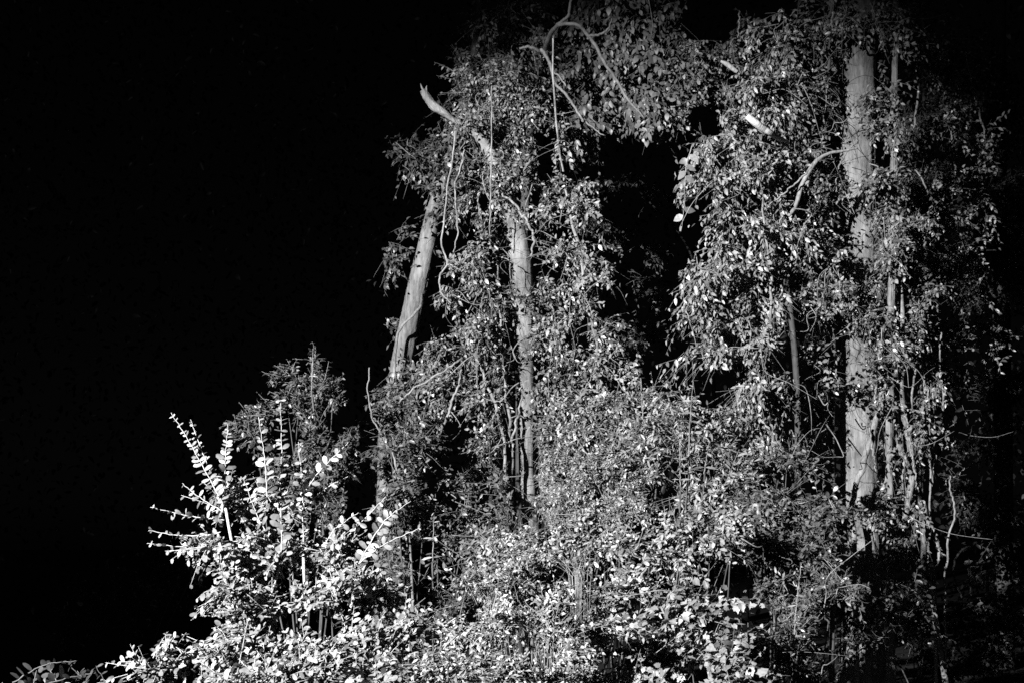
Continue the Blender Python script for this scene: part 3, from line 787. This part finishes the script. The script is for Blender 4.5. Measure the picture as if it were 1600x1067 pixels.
# bright privet-like shrub in the left foreground
pv = Plant('bright_shrub', 'brightest shrub with oval leaves and tall upright shoots, left foreground', 'shrub', ground_base(430, 7), M_PRIVET, 'round', leaf=.041, ratio=.58, twig=M_SHOOT)
SS = [([(440, 870), (439, 760), (440, 700), (438, 624)], 17, 12), ([(352, 775), (352, 720), (356, 662)], 14, 11), ([(418, 790), (414, 720), (404, 652)], 17, 18),
      ([(350, 790), (318, 730), (290, 680), (267, 645)], 12, 12), ([(330, 740), (310, 690), (298, 655)], 10, 12), ([(474, 860), (472, 760), (466, 690)], 14, 15),
      ([(472, 775), (500, 735), (545, 690)], 14, 13), ([(472, 800), (505, 765), (548, 742)], 13, 13), ([(560, 880), (600, 815), (642, 782)], 15, 13), ([(520, 860), (565, 815), (606, 772)], 14, 12),
      ([(560, 880), (600, 850), (655, 825)], 14, 14), ([(350, 812), (300, 806), (235, 792)], 14, 12), ([(330, 835), (280, 836), (232, 828)], 14, 12), ([(345, 830), (290, 852), (230, 848)], 14, 12),
      ([(350, 800), (310, 775), (285, 755)], 12, 13), ([(590, 880), (600, 910), (618, 950)], 14, 13), ([(430, 860), (400, 800), (380, 745)], 14, 13), ([(500, 870), (520, 830), (560, 800)], 14, 13)]
for ctrl, lp, st in SS:
    pv.shoot('shoot', ctrl, 7 + RNG.normal(0, .12), M_SHOOT, lp * 1.05, st * (.62 if len(ctrl) == 4 or st < 12 else .75), r=1.1, kind='oval', ratio=.62, flat=RNG.random() < .6, face=.7, rag=.26, up=.5)
for b in [(355, 790, 7.1, 40, 40), (345, 850, 7.0, 55, 36), (370, 910, 6.9, 60, 40), (440, 800, 7.2, 30, 40), (430, 880, 7.1, 70, 40), (500, 890, 7.1, 70, 45), (560, 870, 7.1, 50, 30), (580, 930, 7.0, 60, 40),
          (450, 950, 6.9, 100, 50), (390, 1000, 6.7, 80, 55), (500, 1020, 6.7, 110, 50), (600, 990, 6.9, 60, 40), (300, 1020, 6.6, 70, 40), (250, 1040, 6.5, 40, 30), (400, 1060, 6.4, 130, 40), (560, 1070, 6.5, 90, 40)]:
    pv.blob(*b, rz=.3, cov=1.35, k=8, out=.9, up=.25, **SH)
for q in [(352, 790, 7), (438, 880, 7), (474, 870, 7), (560, 900, 7), (340, 840, 7), (400, 1000, 6.8), (300, 1020, 6.7), (540, 1000, 6.8)]:
    base = np.array(pv.root.location); tgt = P(*q)
    pts = resample([base + RNG.normal(0, .06, 3) * np.array([1, 1, 0]), base * .4 + tgt * .6 + RNG.normal(0, .05, 3), tgt], 14)
    add_mesh('stem', tube_mesh('stem', pts[None], np.linspace(.013, .007, 14)[None], 6, M_SHOOT), pv.root)
pv.finish(300, front=.35)

# leaf sprays at the lower left corner
bl = Plant('low_bramble', 'dim low bramble spray in the bottom left corner', 'shrub', ground_base(100, 6.2), M_SHADE_DARK, 'oval', leaf=.055, ratio=.6)
for ctrl in [[(20, 1066), (70, 1038), (120, 1032)], [(150, 1090), (130, 1060), (104, 1036)], [(40, 1080), (100, 1060), (150, 1050)], [(170, 1110), (168, 1075), (150, 1040)]]:
    bl.shoot('shoot', ctrl, 6.2, M_BARKD, 22, 13, r=1.2, kind='oval', ratio=.55, up=.2, flat=True)
bl.blob(90, 1110, 6.2, 110, 40, rz=.3, cov=1, **SH)
bl.finish(60)
bush('faint_thicket', 'almost black brush thicket beyond the bright shrub, far left', 230, 17, M_SHADE_DARK, 'ovate', .05, [(200, 935, 17, 90, 60), (280, 900, 16.5, 60, 60), (320, 860, 16, 40, 50), (120, 970, 17, 60, 40)], cov=.4, k=5, stem_mat=M_BARKD, tend=0, slen=.12)

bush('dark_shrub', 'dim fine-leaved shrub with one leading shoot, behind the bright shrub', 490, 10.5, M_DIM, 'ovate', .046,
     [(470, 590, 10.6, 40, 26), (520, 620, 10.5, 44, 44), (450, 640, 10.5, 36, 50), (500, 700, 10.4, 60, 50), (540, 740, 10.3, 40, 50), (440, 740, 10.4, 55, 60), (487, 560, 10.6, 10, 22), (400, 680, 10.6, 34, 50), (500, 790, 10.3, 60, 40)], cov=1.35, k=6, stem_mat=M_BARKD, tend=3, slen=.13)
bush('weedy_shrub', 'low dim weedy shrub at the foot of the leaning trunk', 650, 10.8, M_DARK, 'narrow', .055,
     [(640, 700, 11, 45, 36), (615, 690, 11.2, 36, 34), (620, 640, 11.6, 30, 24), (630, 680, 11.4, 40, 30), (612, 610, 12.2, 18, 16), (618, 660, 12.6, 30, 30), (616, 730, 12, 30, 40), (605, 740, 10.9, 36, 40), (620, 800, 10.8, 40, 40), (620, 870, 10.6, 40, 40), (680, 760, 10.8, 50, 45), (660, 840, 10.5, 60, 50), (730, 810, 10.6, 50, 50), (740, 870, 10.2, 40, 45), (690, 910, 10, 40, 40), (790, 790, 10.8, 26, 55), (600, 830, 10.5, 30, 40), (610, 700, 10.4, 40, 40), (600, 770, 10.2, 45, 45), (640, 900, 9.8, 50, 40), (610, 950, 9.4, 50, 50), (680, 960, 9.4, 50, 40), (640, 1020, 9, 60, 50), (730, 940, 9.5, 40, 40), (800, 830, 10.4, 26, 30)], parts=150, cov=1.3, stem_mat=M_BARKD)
bush('feathery_shrub', 'fine feathery pale shrub right of the dead trunk foot', 880, 10.8, M_HERB, 'small', .04,
     [(850, 780, 11, 26, 40), (900, 730, 10.9, 50, 36), (960, 740, 10.8, 50, 36), (910, 790, 10.7, 60, 40), (980, 800, 10.6, 50, 40), (860, 740, 11.2, 30, 40), (1020, 770, 10.7, 36, 30)], cov=1.7, parts=0)
bush('tiered_shrub', 'tiered shrub with long arching narrow sprays below the dark gap', 1075, 10.9, M_HERB, 'narrow', .075,
     [(1080, 640, 11, 40, 26), (1040, 660, 11, 46, 30), (1120, 650, 11, 44, 22), (1080, 700, 10.9, 70, 36), (1140, 710, 10.9, 50, 30), (1020, 720, 10.9, 45, 36), (1160, 760, 10.8, 50, 36), (1100, 770, 10.7, 60, 36)], parts=300, ratio=.34, cov=1.25, k=9, slen=.38, up=.15)
bush('drooping_shrub', 'shrub of drooping leaves between the liana foot and tiered shrub', 960, 11.2, M_HERB, 'narrow', .06,
     [(960, 640, 11.3, 44, 30), (930, 670, 11.3, 44, 30), (980, 690, 11.2, 44, 30), (890, 660, 11.4, 30, 36), (1000, 620, 11.4, 30, 26)], parts=200, ratio=.42, cov=1.25)
bush('mounded_shrub', 'wide mounded mid grey shrub in the bottom middle', 880, 9.2, M_HERB, 'oval', .052,
     [(800, 880, 9.5, 55, 36), (870, 860, 9.5, 60, 36), (940, 850, 9.4, 60, 36), (1010, 860, 9.3, 60, 40), (1070, 840, 9.3, 50, 40), (900, 920, 9.0, 80, 45), (980, 930, 8.9, 60, 40), (820, 940, 9.0, 60, 40), (1120, 820, 9.6, 40, 36)], parts=300, cov=1.5)
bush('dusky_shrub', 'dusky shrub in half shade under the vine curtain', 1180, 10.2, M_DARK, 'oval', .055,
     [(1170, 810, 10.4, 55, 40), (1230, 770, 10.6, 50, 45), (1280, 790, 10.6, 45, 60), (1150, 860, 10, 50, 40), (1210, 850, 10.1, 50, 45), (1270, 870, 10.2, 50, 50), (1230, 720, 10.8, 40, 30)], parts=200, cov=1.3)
bush('tangled_shrub', 'bright tangled thicket of wiry stems and small leaves, bottom middle', 830, 7.2, M_HERB, 'small', .038,
     [(760, 920, 8.0, 55, 40), (780, 975, 7.2, 60, 40), (860, 965, 7.3, 60, 45), (830, 1035, 6.7, 80, 45), (920, 1000, 7.4, 60, 45), (740, 1035, 6.5, 50, 40), (930, 1060, 6.9, 60, 40), (715, 990, 6.9, 40, 36), (690, 1055, 6.4, 45, 36),
      (800, 900, 8.6, 40, 36), (830, 890, 8.8, 40, 40), (770, 1065, 6.4, 60, 36), (820, 860, 9.3, 36, 26), (860, 1075, 6.5, 60, 36)], parts=0, cov=1.6)
bush('lobed_creeper', 'sloping mound of broad lobed pale leaves, bottom centre right', 1070, 7.8, M_PALE, 'lobed', .06,
     [(1050, 930, 8.3, 40, 26), (1090, 950, 8.2, 46, 30), (1040, 980, 8.0, 56, 36), (1120, 990, 8.0, 46, 32), (1080, 1030, 7.8, 70, 40), (1160, 1040, 7.8, 40, 36), (1000, 1030, 7.8, 50, 40), (1120, 1080, 7.6, 90, 40), (1020, 1090, 7.5, 70, 40)], parts=300, ratio=.8, cov=1.9, k=6, bias=(-.5, -.12, .9), jit=.34, hang=.3)
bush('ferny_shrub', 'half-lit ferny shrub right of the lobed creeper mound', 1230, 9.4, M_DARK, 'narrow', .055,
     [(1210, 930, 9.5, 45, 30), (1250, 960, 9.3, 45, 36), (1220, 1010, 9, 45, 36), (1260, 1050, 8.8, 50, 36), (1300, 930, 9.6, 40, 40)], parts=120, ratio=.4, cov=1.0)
bush('shadow_undergrowth', 'black undergrowth with a few glinting leaves, bottom right corner', 1420, 14, M_SHADE_DARK, 'oval', .06,
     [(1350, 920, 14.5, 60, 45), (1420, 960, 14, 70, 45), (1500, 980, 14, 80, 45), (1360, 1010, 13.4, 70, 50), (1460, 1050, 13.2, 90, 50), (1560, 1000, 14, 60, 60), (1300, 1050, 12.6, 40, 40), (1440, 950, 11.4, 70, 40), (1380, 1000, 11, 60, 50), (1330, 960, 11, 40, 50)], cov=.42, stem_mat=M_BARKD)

# ---- weed stalks with paired arching leaves
stalks = [('tallest weed stalk, its tip above the tiered shrub in the dark gap', [(1075, 740), (1078, 660), (1083, 592)], 10.6, 22, 17),
          ('weed stalk left of the tallest one, under the liana foot', [(1006, 690), (1004, 640), (1001, 590)], 11, 16, 15),
          ('short weed stalk close left of the tallest one', [(1028, 720), (1026, 670)], 10.8, 18, 17),
          ('low weed stalk in front of the foot of the tallest one', [(1063, 760), (1062, 690)], 10.5, 18, 17),
          ('slightly tilted weed stalk close right of the tallest one', [(1100, 740), (1108, 690)], 10.6, 18, 18),
          ('dim weed stalk in the weedy shrub right of the bright shrub', [(676, 880), (678, 800)], 10.2, 16, 14),
          ('weed stalk leaning left in the drooping shrub', [(925, 720), (905, 690), (890, 655)], 11.1, 15, 15),
          ('long bare-footed weed stalk in the ferny shrub, farthest right', [(1240, 1010), (1245, 940), (1252, 880)], 8.8, 16, 22),
          ('weed stalk leaning left above the lobed creeper mound', [(1120, 880), (1100, 820), (1085, 770)], 9.6, 18, 18),
          ('weed stalk leaning right above the lobed creeper mound', [(1130, 870), (1150, 830), (1160, 790)], 9.8, 16, 16),
          ('weed stalk in the feathery shrub nearest the dead trunk', [(900, 830), (898, 770)], 10.2, 14, 13),
          ('upright weed stalk midway between mounded and tiered shrubs', [(1040, 850), (1038, 790)], 9.8, 16, 14),
          ('weed stalk bending right out of the mounded shrub', [(960, 900), (970, 850), (985, 810)], 9.2, 16, 15),
          ('fine leading shoot rising from the top of the dim shrub', [(487, 610), (489, 545)], 10.4, 7, 9)]
for lab, ctrl, d, lp, st in stalks:
    w = Plant('weed_stalk', lab, 'weed', ground_base(ctrl[0][0], d), M_HERB, 'narrow', group='weed stalks in the undergrowth')
    g0 = np.array(w.root.location)
    dd = (g0 - CAM) @ F_AX
    lo_ = (ctrl[0][0], 533.5 - ((g0 - CAM) @ U_AX) / dd * FPX)
    limb('stem', [(lo_[0] + RNG.normal(0, 30), lo_[1], 1.6, d), (ctrl[0][0], ctrl[0][1], 1.4, d)], M_BARKD, w.root, 5, 12, wob=.01)
    w.shoot('shoot', ctrl, d, M_VINE, lp, st, r=1.3, kind='narrow', ratio=.3, up=.3, flat=False, droop=.25)
    w.finish()

# ---- wiry dry grass tufts
for label, px, py, d, nb, hpx, fan in [('fan of wiry dry grass blades in front of the mounded shrub', 868, 1010, 7.25, 34, 80, .8), ('narrow upright tuft of wiry dry stems left of the grass fan', 776, 950, 7.6, 18, 60, .45), ('small wiry tuft leaning over the weedy hollow', 905, 900, 8.6, 24, 60, .8)]:
    g = empty('grass_tuft', ground_base(px, d), label, 'grass tuft')
    b0 = P(px, py, d)
    n = nb
    org = np.array([b0 + np.array([RNG.normal(0, .04), RNG.normal(0, .05), 0]) for _ in range(n)])
    tip = np.stack([RNG.normal(0, fan * .5, n), RNG.normal(0, .25, n), np.ones(n) * RNG.uniform(.6, 1.1, n)], 1) * (hpx / FPX * d)
    tt = np.linspace(0, 1, 6)[None, :, None]
    path = org[:, None] + tip[:, None] * tt + np.stack([tip[:, 0] * .35, tip[:, 1] * .3, -np.abs(tip[:, 0]) * .3], 1)[:, None] * tt ** 2
    down = np.repeat(np.array([[g.location[0], g.location[1], 0.0]]), n, 0) + RNG.normal(0, .03, (n, 3)) * np.array([1, 1, 0])
    path = np.concatenate([down[:, None], path], 1)
    for i in range(n):
        add_mesh('blade', tube_mesh('blade', path[i:i + 1], np.linspace(.0018, .0007, 7)[None], 3, M_VINE), g)

# ---- foliage faintly lit beyond the gap
fb = Plant('far_sapling', 'faint leafy sapling glimpsed in the dark gap between the trees', 'tree', ground_base(990, 17), M_MID, 'ovate', leaf=.07)
limb('trunk', [(1120, 1040, 4), (1115, 600, 3), (1080, 400, 1.6), (1000, 300, 1)], M_BARKD, fb.root, 8, 40, depth=17.2)
for b in [(960, 285, 17, 60, 14), (1020, 300, 17, 30, 14), (990, 380, 16.6, 60, 26), (930, 350, 17, 30, 30), (1010, 470, 16, 40, 40), (975, 520, 15.5, 45, 40), (1020, 530, 15.4, 30, 26), (900, 240, 17, 40, 20)]:
    fb.blob(*b, rz=.4, cov=.45, k=6, **HG)
fb.finish()


# ---- far wood: one dark mass behind everything
def far_wood():
    n = 24000
    d = RNG.uniform(24, 34, n)
    px = RNG.uniform(-500, 2100, n)
    x = (px - 800) / FPX * d
    z = RNG.uniform(0, 1, n) ** .8 * (14 + 2 * np.sin(px / 130) + 1.2 * np.sin(px / 47))
    pos = np.stack([x, d, z], 1)
    ax = unit(RNG.normal(size=(n, 3)) + np.array([0, 0, -.5]))
    nr = unit(RNG.normal(size=(n, 3)) * .6 + np.array([0, -.5, .7]))
    nr = unit(nr - ax * np.sum(nr * ax, -1, keepdims=True))
    L = RNG.uniform(.1, .2, n)
    me = leaf_mesh('far_wood', T_OVATE, pos, ax, nr, L, L * .55, RNG.uniform(0, .3, n), RNG.uniform(0, .4, n), M_SHADE_DARK)
    o = add_mesh('far_wood', me, None, True)
    o['label'] = 'black mass of far woodland behind everything'; o['category'] = 'woodland'


far_wood()
print('TRIS', sum(len(o.data.loops) - 2 * len(o.data.polygons) for o in S.objects if o.type == 'MESH'), 'OBJ', len(S.objects))
